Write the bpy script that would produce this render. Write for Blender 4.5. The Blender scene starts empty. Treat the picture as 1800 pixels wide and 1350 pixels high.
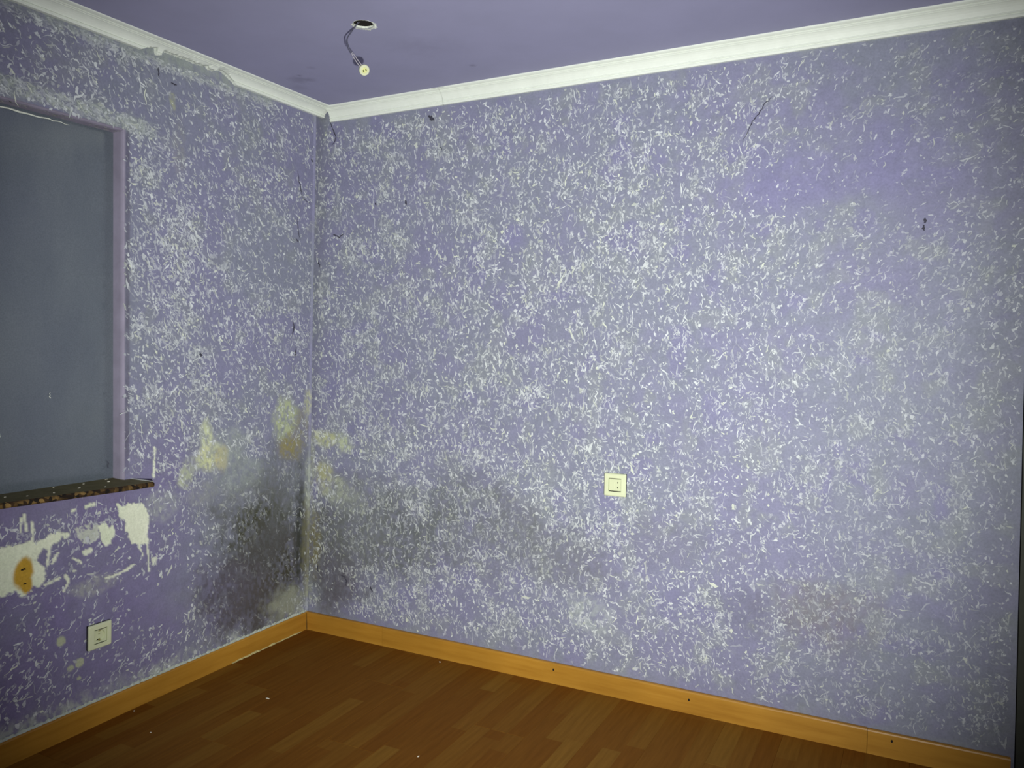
import bpy, bmesh, math, random
import numpy as np
from mathutils import Vector, Matrix

random.seed(7)
rng = np.random.default_rng(7)
sc = bpy.context.scene
col = sc.collection

# ------------------------------------------------------------------ camera
CAM = Vector((2.5406, -2.8382, 1.3455))
FWD = Vector((-0.4575, 0.8877, -0.0520)).normalized()
RGT = Vector((0.8887, 0.4584, 0.0072)).normalized()
UPV = RGT.cross(FWD).normalized()
cd = bpy.data.cameras.new('camera')
cam = bpy.data.objects.new('camera', cd)
col.objects.link(cam)
m3 = Matrix((RGT, UPV, -FWD)).transposed()
cam.matrix_world = Matrix.Translation(CAM) @ m3.to_4x4()
cd.sensor_fit = 'HORIZONTAL'
cd.sensor_width = 36.0
cd.lens = 36.0 * 1404.3 / 1800.0
cd.clip_start = 0.02
sc.camera = cam

# ------------------------------------------------------------------ world, lights, exposure
w = bpy.data.worlds.new('world')
sc.world = w
w.use_nodes = True
w.node_tree.nodes['Background'].inputs[0].default_value = (0.5, 0.55, 0.6, 1)
w.node_tree.nodes['Background'].inputs[1].default_value = 0.02
sc.view_settings.view_transform = 'Standard'
sc.view_settings.look = 'None'
sc.view_settings.gamma = 1.0
sc.view_settings.use_curve_mapping = False
sc.view_settings.exposure = 0.0

# hand-held torch just beside and below the camera
ld = bpy.data.lights.new('torch', 'SPOT')
ld.energy = 535
ld.color = (0.98, 1.0, 0.95)
ld.spot_size = math.radians(87)
ld.spot_blend = 1.0
ld.shadow_soft_size = 0.02
torch = bpy.data.objects.new('torch', ld)
col.objects.link(torch)
torch.location = CAM + 0.17 * RGT - 0.26 * UPV
aim = Vector((-0.49, 0.87, 0.075))
torch.rotation_euler = aim.to_track_quat('-Z', 'Y').to_euler()

# ------------------------------------------------------------------ helpers
H = 2.4
EX, EY = 0.070, 0.0625          # how far the two walls are out of plumb at the ceiling


def lin(r, g, b):
    def f(c):
        c /= 255.0
        return c / 12.92 if c <= 0.04045 else ((c + 0.055) / 1.055) ** 2.4
    return np.array([f(r), f(g), f(b)])


def mesh_from(name, verts, faces, mat=None, parent=None, smooth=False, cols=None):
    me = bpy.data.meshes.new(name)
    if isinstance(faces, np.ndarray):
        verts = np.asarray(verts, dtype=np.float32)
        nf, k = faces.shape
        me.vertices.add(len(verts))
        me.vertices.foreach_set('co', verts.ravel())
        me.loops.add(nf * k)
        me.loops.foreach_set('vertex_index', faces.astype(np.int32).ravel())
        me.polygons.add(nf)
        me.polygons.foreach_set('loop_start', np.arange(0, nf * k, k, dtype=np.int32))
        me.polygons.foreach_set('loop_total', np.full(nf, k, dtype=np.int32))
        me.update(calc_edges=True)
    else:
        me.from_pydata([tuple(v) for v in verts], [], [tuple(f) for f in faces])
        me.update()
    if cols is not None:
        a = me.color_attributes.new('Col', 'FLOAT_COLOR', 'POINT')
        c4 = np.ones((len(verts), 4), dtype=np.float32)
        c4[:, :3] = cols
        a.data.foreach_set('color', c4.ravel())
    if smooth:
        me.polygons.foreach_set('use_smooth', np.ones(len(me.polygons), dtype=bool))
    return link(name, me, mat, parent)


def link(name, me, mat=None, parent=None):
    o = bpy.data.objects.new(name, me)
    col.objects.link(o)
    if mat is not None and len(me.materials) == 0:
        me.materials.append(mat)
    if parent is not None:
        o.parent = parent
    return o


def from_bm(name, bm, mat=None, parent=None, smooth=False):
    bmesh.ops.recalc_face_normals(bm, faces=bm.faces)
    me = bpy.data.meshes.new(name)
    bm.to_mesh(me)
    bm.free()
    if smooth:
        for p in me.polygons:
            p.use_smooth = True
    return link(name, me, mat, parent)


def box_bm(x0, x1, y0, y1, z0, z1, bevel=0.0, seg=2):
    bm = bmesh.new()
    bmesh.ops.create_cube(bm, size=1.0)
    for v in bm.verts:
        v.co = Vector((x0 + (v.co.x + .5) * (x1 - x0), y0 + (v.co.y + .5) * (y1 - y0), z0 + (v.co.z + .5) * (z1 - z0)))
    if bevel:
        bmesh.ops.bevel(bm, geom=bm.edges[:], offset=bevel, segments=seg, affect='EDGES', profile=0.5)
    return bm


def tag(o, label=None, cat=None, group=None, kind=None):
    if label: o['label'] = label
    if cat: o['category'] = cat
    if group: o['group'] = group
    if kind: o['kind'] = kind
    return o


def empty(name, loc=(0, 0, 0)):
    o = bpy.data.objects.new(name, None)
    o.location = loc
    o.empty_display_size = 0.05
    col.objects.link(o)
    return o


# value noise / fbm in numpy, used to scatter and shape the wear on the walls
def vnoise(x, y, seed):
    g = np.random.default_rng(seed).random((256, 256))
    xi, yi = np.floor(x).astype(int), np.floor(y).astype(int)
    fx, fy = x - xi, y - yi
    fx, fy = fx * fx * (3 - 2 * fx), fy * fy * (3 - 2 * fy)
    a, b = g[xi & 255, yi & 255], g[(xi + 1) & 255, yi & 255]
    c, d = g[xi & 255, (yi + 1) & 255], g[(xi + 1) & 255, (yi + 1) & 255]
    return (a * (1 - fx) + b * fx) * (1 - fy) + (c * (1 - fx) + d * fx) * fy


def fbm(x, y, seed, oct=4, sx=1.0, sy=1.0):
    t, a, n = 0.0, 0.5, 0.0
    for k in range(oct):
        t = t + a * vnoise(x * sx * 2 ** k + 17.3 * k, y * sy * 2 ** k + 9.1 * k, seed + k)
        n += a
        a *= 0.55
    return t / n


def sstep(a, b, x):
    t = np.clip((x - a) / (b - a), 0, 1)
    return t * t * (3 - 2 * t)


def ell(u, z, e, nz, rough=0.5, soft=0.5):
    """soft, ragged elliptical stain: 1 inside, 0 outside"""
    d = np.sqrt(((u - e[0]) / e[2]) ** 2 + ((z - e[1]) / e[3]) ** 2)
    return 1 - sstep(1 - soft, 1 + soft, d + rough * (nz - 0.5) * 2)


def poly_dist(u, z, poly):
    """signed distance to a closed polygon, negative inside"""
    p = np.array(poly)
    d = np.full(u.shape, 1e9)
    inside = np.zeros(u.shape, bool)
    for i in range(len(p)):
        a, b = p[i], p[(i + 1) % len(p)]
        e = b - a
        wx, wz = u - a[0], z - a[1]
        t = np.clip((wx * e[0] + wz * e[1]) / (e @ e), 0, 1)
        d = np.minimum(d, np.hypot(wx - e[0] * t, wz - e[1] * t))
        c = ((a[1] > z) != (b[1] > z)) & (u < (b[0] - a[0]) * (z - a[1]) / (b[1] - a[1] + 1e-12) + a[0])
        inside ^= c
    return np.where(inside, -d, d)


def line_dist(u, z, pts):
    d = np.full(u.shape, 1e9)
    for a, b in zip(pts[:-1], pts[1:]):
        a, b = np.array(a), np.array(b)
        e = b - a
        wx, wz = u - a[0], z - a[1]
        t = np.clip((wx * e[0] + wz * e[1]) / (e @ e), 0, 1)
        d = np.minimum(d, np.hypot(wx - e[0] * t, wz - e[1] * t))
    return d


# ------------------------------------------------------------------ materials
def new_mat(name, rough=0.6, spec=0.3):
    m = bpy.data.materials.new(name)
    m.use_nodes = True
    nt = m.node_tree
    b = nt.nodes['Principled BSDF']
    b.inputs['Roughness'].default_value = rough
    b.inputs['Specular IOR Level'].default_value = spec
    return m, nt, b


def N(nt, t, **kw):
    n = nt.nodes.new(t)
    for k, v in kw.items():
        setattr(n, k, v)
    return n


def noise(nt, scale, detail=4, rough=0.6, coord='Object', stretch=None):
    tc = N(nt, 'ShaderNodeTexCoord')
    n = N(nt, 'ShaderNodeTexNoise')
    n.inputs['Scale'].default_value = scale
    n.inputs['Detail'].default_value = detail
    n.inputs['Roughness'].default_value = rough
    if stretch:
        mp = N(nt, 'ShaderNodeMapping')
        mp.inputs['Scale'].default_value = stretch
        nt.links.new(tc.outputs[coord], mp.inputs[0])
        nt.links.new(mp.outputs[0], n.inputs['Vector'])
    else:
        nt.links.new(tc.outputs[coord], n.inputs['Vector'])
    return n


def ramp(nt, src, stops):
    r = N(nt, 'ShaderNodeValToRGB')
    e = r.color_ramp.elements
    while len(e) < len(stops):
        e.new(0.5)
    for k, (p, c) in enumerate(stops):
        e[k].position = p
        e[k].color = (*c, 1) if len(c) == 3 else c
    nt.links.new(src, r.inputs[0])
    return r


def mixc(nt, fac, a, b, mode='MIX'):
    m = N(nt, 'ShaderNodeMix', data_type='RGBA', blend_type=mode)
    for s, v in ((m.inputs[0], fac), (m.inputs[6], a), (m.inputs[7], b)):
        if hasattr(v, 'is_linked') or hasattr(v, 'links'):
            nt.links.new(v, s)
        else:
            s.default_value = v if not isinstance(v, (tuple, list, np.ndarray)) else (*v, 1)[:4]
    return m.outputs[2]


def bump(nt, b, h, strength=0.2, dist=0.002):
    n = N(nt, 'ShaderNodeBump')
    n.inputs['Strength'].default_value = strength
    n.inputs['Distance'].default_value = dist
    nt.links.new(h, n.inputs['Height'])
    nt.links.new(n.outputs[0], b.inputs['Normal'])


def simple_mat(name, rgb, rough=0.5, spec=0.3, var=0.12, scale=30, bmp=0.0, stretch=None):
    m, nt, b = new_mat(name, rough, spec)
    n = noise(nt, scale, 4, 0.6, stretch=stretch)
    c = np.array(rgb)
    r = ramp(nt, n.outputs[0], [(0.25, tuple(c * (1 - var))), (0.75, tuple(np.minimum(c * (1 + var), 1)))])
    nt.links.new(r.outputs[0], b.inputs['Base Color'])
    if bmp:
        bump(nt, b, n.outputs[0], bmp)
    return m


def paint_mat(name, rough, grain=0.11, bstr=0.25):
    """painted plaster: colour from the wear map, fine grain and relief on top"""
    m, nt, b = new_mat(name, rough, 0.25)
    at = N(nt, 'ShaderNodeAttribute', attribute_name='Col')
    n1 = noise(nt, 130, 3, 0.7)
    r1 = ramp(nt, n1.outputs[0], [(0.3, (1 - grain,) * 3), (0.7, (1 + grain,) * 3)])
    n2 = noise(nt, 22, 4, 0.6)
    r2 = ramp(nt, n2.outputs[0], [(0.3, (0.93, 0.94, 0.92)), (0.7, (1.07, 1.06, 1.08))])
    c = mixc(nt, 1.0, at.outputs['Color'], r1.outputs[0], 'MULTIPLY')
    c = mixc(nt, 1.0, c, r2.outputs[0], 'MULTIPLY')
    nt.links.new(c, b.inputs['Base Color'])
    bump(nt, b, n1.outputs[0], bstr, 0.0015)
    return m


M_wall = paint_mat('painted_plaster', 0.7)
M_fleck = paint_mat('scraped_plaster', 0.75, 0.08, 0.1)
WHITE = np.array([0.78, 0.82, 0.745])
M_crown = simple_mat('white_cornice', WHITE, 0.5, 0.3, 0.05, 18)
M_chip = simple_mat('bare_plaster', (0.74, 0.77, 0.68), 0.85, 0.1, 0.12, 60, 0.3)
M_cream = simple_mat('cream_plastic', (0.66, 0.70, 0.47), 0.35, 0.45, 0.03, 40)
M_cream2 = simple_mat('cream_plastic_insert', (0.62, 0.66, 0.43), 0.4, 0.4, 0.03, 40)
M_dark = simple_mat('dark_gap', (0.012, 0.012, 0.010), 0.8, 0.1)
M_hole = simple_mat('dark_hole', (0.02, 0.018, 0.016), 0.9, 0.05)
M_wire = simple_mat('dark_wire', (0.085, 0.085, 0.12), 0.5, 0.3)
M_wirew = simple_mat('pale_wire', (0.45, 0.42, 0.45), 0.5, 0.3)
M_ceramic = simple_mat('cream_ceramic', (0.56, 0.58, 0.40), 0.5, 0.4, 0.04, 60)
M_brass = simple_mat('yellow_ceramic', (0.60, 0.62, 0.27), 0.4, 0.4, 0.04, 60)
M_scorch = simple_mat('scorched_plastic', (0.20, 0.19, 0.07), 0.6, 0.2)
M_crack = simple_mat('crack_shadow', (0.06, 0.058, 0.08), 0.9, 0.05)
M_crumb = simple_mat('plaster_crumb', (0.75, 0.72, 0.60), 0.9, 0.05, 0.1, 200)
M_crust = simple_mat('pale_crust', (0.55, 0.48, 0.22), 0.9, 0.05, 0.25, 90)
M_plain = simple_mat('plain_purple_paint', (0.20, 0.19, 0.31), 0.7, 0.2, 0.1, 9)
M_jamb = simple_mat('reveal_purple_paint', (0.33, 0.30, 0.40), 0.7, 0.2, 0.14, 14, 0.15)
M_lining = simple_mat('dark_door_lining', (0.05, 0.052, 0.042), 0.6, 0.2)

# ceiling paint: lilac with a few dark smudges of its own
def ceiling_mat():
    m, nt, b = new_mat('ceiling_paint', 0.75, 0.2)
    n = noise(nt, 5, 5, 0.6)
    r = ramp(nt, n.outputs[0], [(0.3, (0.325, 0.320, 0.470)), (0.7, (0.348, 0.340, 0.505))])
    c = r.outputs[0]
    n2 = noise(nt, 28, 4, 0.7)
    tc = N(nt, 'ShaderNodeTexCoord')
    for (x, y, rad, k) in [(0.297, -0.349, 0.012, 0.75), (0.26, -0.31, 0.05, 0.45), (0.301, -0.293, 0.03, 0.4), (0.974, -0.149, 0.016, 0.6),
                           (0.871, -0.42, 0.10, 0.12), (0.95, -0.36, 0.12, 0.12), (0.19, -0.24, 0.05, 0.25), (0.40, -0.40, 0.02, 0.3)]:
        v = N(nt, 'ShaderNodeVectorMath', operation='DISTANCE')
        nt.links.new(tc.outputs['Object'], v.inputs[0])
        v.inputs[1].default_value = (x, y, 0)
        ad = N(nt, 'ShaderNodeMath', operation='MULTIPLY_ADD')
        nt.links.new(n2.outputs[0], ad.inputs[0])
        ad.inputs[1].default_value = rad * 1.6
        nt.links.new(v.outputs['Value'], ad.inputs[2])
        rr = ramp(nt, ad.outputs[0], [(0.0, (k,) * 3), (min(rad * 1.9, 1.0), (0, 0, 0))])
        c = mixc(nt, rr.outputs[0], c, (0.05, 0.05, 0.07))
    nt.links.new(c, b.inputs['Base Color'])
    bump(nt, b, n2.outputs[0], 0.15, 0.001)
    return m


M_ceil = ceiling_mat()


def pine_mat():
    m, nt, b = new_mat('varnished_pine', 0.42, 0.4)
    n = noise(nt, 3.0, 5, 0.6, stretch=(1.2, 9, 16))
    r = ramp(nt, n.outputs[0], [(0.25, (0.36, 0.165, 0.018)), (0.5, (0.43, 0.210, 0.026)), (0.8, (0.49, 0.250, 0.036))])
    n2 = noise(nt, 2.3, 3, 0.5)
    r2 = ramp(nt, n2.outputs[0], [(0.3, (0.80, 0.78, 0.75)), (0.7, (1.1, 1.1, 1.1))])
    c = mixc(nt, 1.0, r.outputs[0], r2.outputs[0], 'MULTIPLY')
    nt.links.new(c, b.inputs['Base Color'])
    bump(nt, b, n.outputs[0], 0.06, 0.001)
    return m


M_pine = pine_mat()


def laminate_mat():
    m, nt, b = new_mat('three_strip_laminate', 0.6, 0.05)
    tc = N(nt, 'ShaderNodeTexCoord')
    sp = N(nt, 'ShaderNodeSeparateXYZ')
    nt.links.new(tc.outputs['Object'], sp.inputs[0])
    oi = N(nt, 'ShaderNodeObjectInfo')

    def ma(op, a, bb=None, c=None):
        n = N(nt, 'ShaderNodeMath', operation=op)
        for k, v in enumerate((a, bb, c)):
            if v is None: continue
            if isinstance(v, (int, float)): n.inputs[k].default_value = v
            else: nt.links.new(v, n.inputs[k])
        return n.outputs[0]
    strip = ma('FLOOR', ma('MULTIPLY', sp.outputs[0], 1 / 0.065))
    wn = N(nt, 'ShaderNodeTexWhiteNoise', noise_dimensions='2D')
    cb = N(nt, 'ShaderNodeCombineXYZ')
    nt.links.new(strip, cb.inputs[0])
    nt.links.new(oi.outputs['Random'], cb.inputs[1])
    nt.links.new(cb.outputs[0], wn.inputs['Vector'])
    yy = ma('ADD', ma('MULTIPLY', sp.outputs[1], 1 / 0.43), ma('MULTIPLY', wn.outputs['Value'], 7.3))
    blk = ma('FLOOR', yy)
    wn2 = N(nt, 'ShaderNodeTexWhiteNoise', noise_dimensions='3D')
    cb2 = N(nt, 'ShaderNodeCombineXYZ')
    nt.links.new(strip, cb2.inputs[0])
    nt.links.new(blk, cb2.inputs[1])
    nt.links.new(ma('MULTIPLY', oi.outputs['Random'], 31.0), cb2.inputs[2])
    nt.links.new(cb2.outputs[0], wn2.inputs['Vector'])
    r = ramp(nt, wn2.outputs['Value'], [(0.0, (0.172, 0.066, 0.0085)), (0.5, (0.182, 0.074, 0.0100)), (0.8, (0.196, 0.086, 0.0125)), (1.0, (0.222, 0.108, 0.0170))])
    g = noise(nt, 1.0, 6, 0.65, stretch=(70, 5, 1))
    gr = ramp(nt, g.outputs[0], [(0.3, (0.84, 0.82, 0.8)), (0.7, (1.13, 1.14, 1.16))])
    c = mixc(nt, 1.0, r.outputs[0], gr.outputs[0], 'MULTIPLY')
    nt.links.new(c, b.inputs['Base Color'])
    return m


M_lam = laminate_mat()


def stone_mat():
    m, nt, b = new_mat('grimy_stone', 0.75, 0.2)
    n = noise(nt, 20, 5, 0.7)
    r = ramp(nt, n.outputs[0], [(0.3, (0.120, 0.106, 0.044)), (0.7, (0.190, 0.170, 0.085))])
    nt.links.new(r.outputs[0], b.inputs['Base Color'])
    bump(nt, b, n.outputs[0], 0.2, 0.002)
    return m


def agglomerate_mat():
    m, nt, b = new_mat('brown_agglomerate', 0.6, 0.3)
    tc = N(nt, 'ShaderNodeTexCoord')
    v = N(nt, 'ShaderNodeTexVoronoi')
    v.inputs['Scale'].default_value = 75
    nt.links.new(tc.outputs['Object'], v.inputs['Vector'])
    sep = N(nt, 'ShaderNodeSeparateColor')
    nt.links.new(v.outputs['Color'], sep.inputs[0])
    r = ramp(nt, sep.outputs[0], [(0.0, (0.012, 0.009, 0.005)), (0.45, (0.05, 0.025, 0.008)), (0.62, (0.13, 0.075, 0.022)), (1.0, (0.28, 0.175, 0.06))])
    n = noise(nt, 9, 4, 0.7)
    r2 = ramp(nt, n.outputs[0], [(0.35, (0.35, 0.33, 0.3)), (0.6, (1.05, 1.05, 1.0))])
    c = mixc(nt, 1.0, r.outputs[0], r2.outputs[0], 'MULTIPLY')
    nt.links.new(c, b.inputs['Base Color'])
    return m


M_stone, M_agg = stone_mat(), agglomerate_mat()


def pane_mat():
    """dusty dark glass over a closed shutter: dull grey-blue, blurred reflection"""
    m, nt, b = new_mat('dusty_dark_pane', 0.2, 1.0)
    n = noise(nt, 3.5, 5, 0.6, stretch=(1, 1.6, 0.7))
    r = ramp(nt, n.outputs[0], [(0.3, (0.094, 0.112, 0.140)), (0.7, (0.122, 0.142, 0.165))])
    n2 = noise(nt, 260, 2, 0.5)
    r2 = ramp(nt, n2.outputs[0], [(0.35, (0.9, 0.9, 0.9)), (0.65, (1.1, 1.1, 1.1))])
    c = mixc(nt, 1.0, r.outputs[0], r2.outputs[0], 'MULTIPLY')
    nt.links.new(c, b.inputs['Base Color'])
    n3 = noise(nt, 6, 4, 0.6)
    rr = ramp(nt, n3.outputs[0], [(0.3, (0.13,) * 3), (0.7, (0.20,) * 3)])
    nt.links.new(rr.outputs[0], b.inputs['Roughness'])
    return m


M_pane = pane_mat()

# ------------------------------------------------------------------ the wear on the two walls
def P_right(u, z, off=0.0):
    return np.stack([u, EY * z / H - off, z], -1)


def P_left(s, z, off=0.0):
    return np.stack([EX * z / H + off, s, z], -1)


def cove(u, r_=.009):
    """plaster rounded out where the two walls meet"""
    a = np.clip(r_ - np.abs(u), 0, r_)
    return r_ - np.sqrt(r_ * r_ - a * a)


WIN = dict(s0=-2.35, s1=-0.960, z0=0.840, z1=2.072)
PATCH = [
    ([(-1.493, 0.685), (-1.394, 0.696), (-1.363, 0.695), (-1.341, 0.701), (-1.305, 0.698), (-1.283, 0.69), (-1.259, 0.671), (-1.269, 0.649), (-1.287, 0.635), (-1.265, 0.616), (-1.254, 0.58), (-1.256, 0.558), (-1.288, 0.547), (-1.325, 0.524), (-1.351, 0.55), (-1.395, 0.55), (-1.494, 0.552)], 1.0),
    ([(-1.283, 0.69), (-1.24, 0.705), (-1.221, 0.712), (-1.196, 0.703), (-1.196, 0.687), (-1.211, 0.677), (-1.24, 0.667), (-1.269, 0.666)], 1.0),
    ([(-1.196, 0.676), (-1.188, 0.697), (-1.172, 0.703), (-1.164, 0.688), (-1.176, 0.675)], 1.0),
    ([(-1.148, 0.708), (-1.079, 0.718), (-1.065, 0.701), (-1.058, 0.659), (-1.09, 0.647), (-1.111, 0.651), (-1.132, 0.675)], 0.5),
    ([(-1.06, 0.7), (-1.041, 0.71), (-1.021, 0.686), (-1.003, 0.694), (-0.999, 0.661), (-1.01, 0.639), (-1.01, 0.625), (-1.034, 0.62), (-1.052, 0.648)], 1.05),
    ([(-0.988, 0.761), (-0.97, 0.749), (-0.947, 0.757), (-0.888, 0.751), (-0.869, 0.714), (-0.859, 0.669), (-0.869, 0.629), (-0.859, 0.595), (-0.9, 0.604), (-0.93, 0.611), (-0.947, 0.656), (-0.963, 0.701), (-0.986, 0.715)], 1.0),
    ([(-1.121, 0.624), (-1.08, 0.628), (-1.084, 0.615), (-1.111, 0.608)], 0.9),
    ([(-0.844, 0.531), (-0.826, 0.532), (-0.829, 0.508), (-0.844, 0.51)], 0.8),
    ([(-1.156, 0.568), (-1.136, 0.573), (-1.136, 0.561), (-1.152, 0.557)], 0.9),
]
STREAK = [
    ([(-0.868, 0.597), (-0.861, 0.553), (-0.858, 0.492)], .005), ([(-0.902, 0.605), (-0.883, 0.556)], .005),
    ([(-1.327, 0.778), (-1.33, 0.737)], .004), ([(-1.316, 0.788), (-1.311, 0.738)], .006),
    ([(-1.296, 0.761), (-1.291, 0.728), (-1.293, 0.697)], .006), ([(-1.034, 0.509), (-0.992, 0.51), (-0.953, 0.518), (-0.921, 0.529)], .005),
    ([(-0.836, 0.946), (-0.836, 0.91), (-0.84, 0.84)], .005), ([(-1.251, 0.545), (-1.204, 0.555)], .005),
    ([(-1.182, 0.557), (-1.171, 0.535), (-1.189, 0.505)], .005), ([(-1.238, 0.661), (-1.243, 0.611)], .006),
    ([(-1.208, 0.64), (-1.227, 0.611)], .006), ([(-1.156, 0.609), (-1.126, 0.59)], .005),
    ([(-1.079, 0.781), (-1.107, 0.776)], .006), ([(-1.144, 0.775), (-1.16, 0.77)], .006),
]
PURPLE = np.array([0.222, 0.221, 0.335])
PURPLE_GREY = np.array([0.228, 0.240, 0.315])
PURPLE_DEEP = np.array([0.190, 0.150, 0.320])
PLASTER = np.array([0.80, 0.84, 0.66])


def mx(c, k, d):
    return c * (1 - k[..., None]) + np.asarray(d) * k[..., None]


def left_map(s, z):
    """colour, fleck density, fleck strength and plaster mask of the window wall"""
    n1 = fbm(s, z, 11, 4, 3, 3)
    n2 = fbm(s, z, 21, 4, 9, 9)
    n3 = fbm(s, z, 31, 4, 30, 30)
    n4 = fbm(s, z, 41, 3, 90, 60)
    s4 = sstep(.36, .62, n4)
    c = np.zeros(s.shape + (3,)) + PURPLE * 0.98
    c = mx(c, sstep(.35, .65, n1), PURPLE_GREY * 0.98)
    deep = sstep(-.45, -.95, s) * sstep(1.15, .75, z)
    deep = np.maximum(deep * .85, .45 * sstep(-1.0, -1.35, s) * sstep(2.05, 2.2, z))
    c = mx(c, deep * (.55 + .6 * (n2 - .2)), PURPLE_DEEP)
    cl = fbm(s, z, 207, 3, 14, 14)
    c = mx(c, .4 * sstep(.50, .72, cl) * (1 - deep), (.255, .275, .280))
    groove = sstep(-.963, -.957, s) * sstep(-.938, -.946, s) * sstep(.86, .92, z) * sstep(2.09, 2.05, z)  # shade of the arris turning from the light, put into the wall colour
    c = mx(c, .6 * groove * (.6 + .8 * n3), (.105, .095, .135))  # groove here is the painted arris shade, not a cut in the wall
    dens = 1.0 + .7 * (n2 - .5) * 2
    dens *= 1 - .6 * groove  # same painted arris shade
    stre = np.ones(s.shape)
    # fewer flecks low on the window side, none straight under the sill and on one smooth patch
    dens *= 1 - .55 * sstep(-.4, -.8, s) * sstep(.8, .6, z)
    dens *= 1 - .97 * sstep(-.82, -.87, s) * sstep(.74, .79, z) * sstep(.9, .86, z)
    dens *= 1 - .9 * ell(s, z, (-.788, .349, .12, .10), n2, .3, .4)
    dens *= 1 - .25 * sstep(2.0, 2.15, z)
    dens *= 1 + .7 * sstep(-.55, -.7, s) * sstep(1.0, 1.3, z) * sstep(2.05, 1.9, z)
    # scraped bands over the window and under the cornice
    line = 2.099 - .030 * (s + 1.0)
    bandw = ell(np.zeros_like(s), z - line, (0, 0, 1, .026), n3, .35, .4) * sstep(-.80, -.90, s)
    bandc = sstep(2.318, 2.345, z + .04 * (n3 - .5)) * sstep(-.2, -.32, s)
    band = np.maximum(bandw, bandc * .8)
    c = mx(c, band * (.25 + .5 * s4), (.34, .38, .34))
    dens += .5 * band
    # efflorescence along the skirting
    ef = sstep(.155, .095, z + .08 * (n2 - .5)) * (.35 + .65 * sstep(.3, .6, n2))
    c = mx(c, ef * (.15 + .7 * s4), (.46, .50, .44))
    # damp: grey mould, thick near the corner
    for e, k, colr in [((-.29, .55, .24, .17), 1.0, (.088, .091, .080)), ((-.24, .33, .24, .22), 1.0, (.085, .083, .080)),
                       ((-.50, .30, .16, .14), .75, (.105, .095, .12)), ((-.13, .75, .17, .20), .55, (.15, .16, .165)), ((-.30, .20, .2, .1), .6, (.10, .09, .095)), ((-.45, .72, .2, .12), .35, (.17, .18, .18))]:
        mk = ell(s, z, e, .6 * n2 + .4 * n3, .75, .45)
        c = mx(c, mk * k * (.62 + .55 * s4), colr)
        dens *= 1 - .45 * mk
        stre *= 1 - .55 * mk
    st = ell(s, z, (-.050, .46, .034, .25), n3, .45, .5)
    c = mx(c, st * (.6 + .3 * s4), (.045, .048, .040))
    dens *= 1 - .7 * st
    ol = ell(s, z, (-.006, .42, .036, .23), n3, .5, .4)
    c = mx(c, ol * (.6 + .35 * s4), (.165, .160, .100))
    pale = ell(s, z, (-.006, .70, .022, .13), n3, .5, .5)
    c = mx(c, pale * (.3 + .5 * s4), (.36, .39, .35))
    li = ell(s, z, (-.13, .165, .12, .07), n3, .7, .5)
    c = mx(c, li * .7, (.34, .36, .27))
    # yellowed bare plaster
    for e, k, colr in [((-.600, .968, .036, .072), .95, (.56, .60, .40)), ((-.572, .884, .072, .060), 1.0, (.58, .60, .36)), ((-.52, .868, .03, .05), .7, (.55, .46, .18)),
                       ((-.70, .815, .035, .045), .75, (.46, .50, .34)), ((-.66, .86, .05, .04), .5, (.46, .50, .36)), ((-.47, .93, .10, .06), .45, (.36, .40, .36)),
                       ((-.155, 1.00, .078, .105), 1.0, (.40, .44, .29)), ((-.125, .872, .078, .060), .9, (.27, .24, .11)), ((-.06, .93, .06, .10), .6, (.26, .25, .15)), ((-.020, 1.05, .022, .09), .6, (.48, .50, .30)),
                       ((-.44, .80, .14, .08), .5, (.34, .38, .36)), ((-.62, .74, .08, .05), .35, (.36, .38, .34)), ((-.766, 2.225, .012, .022), .5, (.50, .52, .28)), ((-.76, 2.20, .010, .015), .5, (.50, .52, .28)), ((-.735, 2.05, .03, .10), .22, (.36, .35, .26)),
                       ((-1.08, .494, .085, .03), .45, (.44, .46, .38)), ((-.80, .73, .07, .06), .4, (.42, .46, .40))]:
        mk = ell(s, z, e, .35 * n2 + .40 * n3 + .25 * n4, .85, .32)
        c = mx(c, mk * k * (.35 + .75 * s4), colr)
        dens *= 1 - .35 * mk
    for e, r_ in (((-1.199, .339), .0165), ((-1.133, .241), .017), ((-1.165, .235), .012), ((-1.135, .188), .008)):
        mk = 1 - sstep(.8, 1.1, np.hypot(s - e[0], z - e[1]) / r_ + .5 * (n4 - .5))
        c = mx(c, mk * .85, (.48, .52, .34))
    # bare white patches under the window sill
    pm = np.zeros(s.shape)
    near = (s < -.78) & (z > .45) & (z < .98)
    if near.any():
        sn, zn, q3, q4 = s[near], z[near], n3[near], n4[near]
        pmn = np.zeros(sn.shape)
        for poly, k in PATCH:
            d = poly_dist(sn, zn, poly) + .020 * (q3 - .5) + .014 * (q4 - .5)
            mk = 1 - sstep(-.0015, .0025, d)
            if k < .6:
                mk *= sstep(.40, .55, q4 + .12)
            pmn = np.maximum(pmn, mk * min(k, 1))
        for pts, wd in STREAK:
            d = line_dist(sn, zn, pts) + .010 * (q4 - .5)
            pmn = np.maximum(pmn, .92 * (1 - sstep(wd * .6, wd * 1.1, d)))
        pm[near] = pmn
    c = mx(c, pm * .96, PLASTER)
    c = mx(c, pm * .45 * sstep(.45, .7, n2), PLASTER * np.array([.86, .92, .86]))
    org = ell(s, z, (-1.324, .600, .031, .052), n3, .25, .18)
    org = np.maximum(org, ell(s, z, (-1.312, .562, .020, .030), n3, .2, .2))
    c = mx(c, org, (.50, .30, .035))
    dens *= 1 - pm
    dens = np.where((s < WIN['s1'] - .002) & (z < WIN['z1']) & (z > WIN['z0'] - .01), 0, dens)
    return c, dens.clip(0, 3), stre.clip(.2, 1), pm


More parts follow.
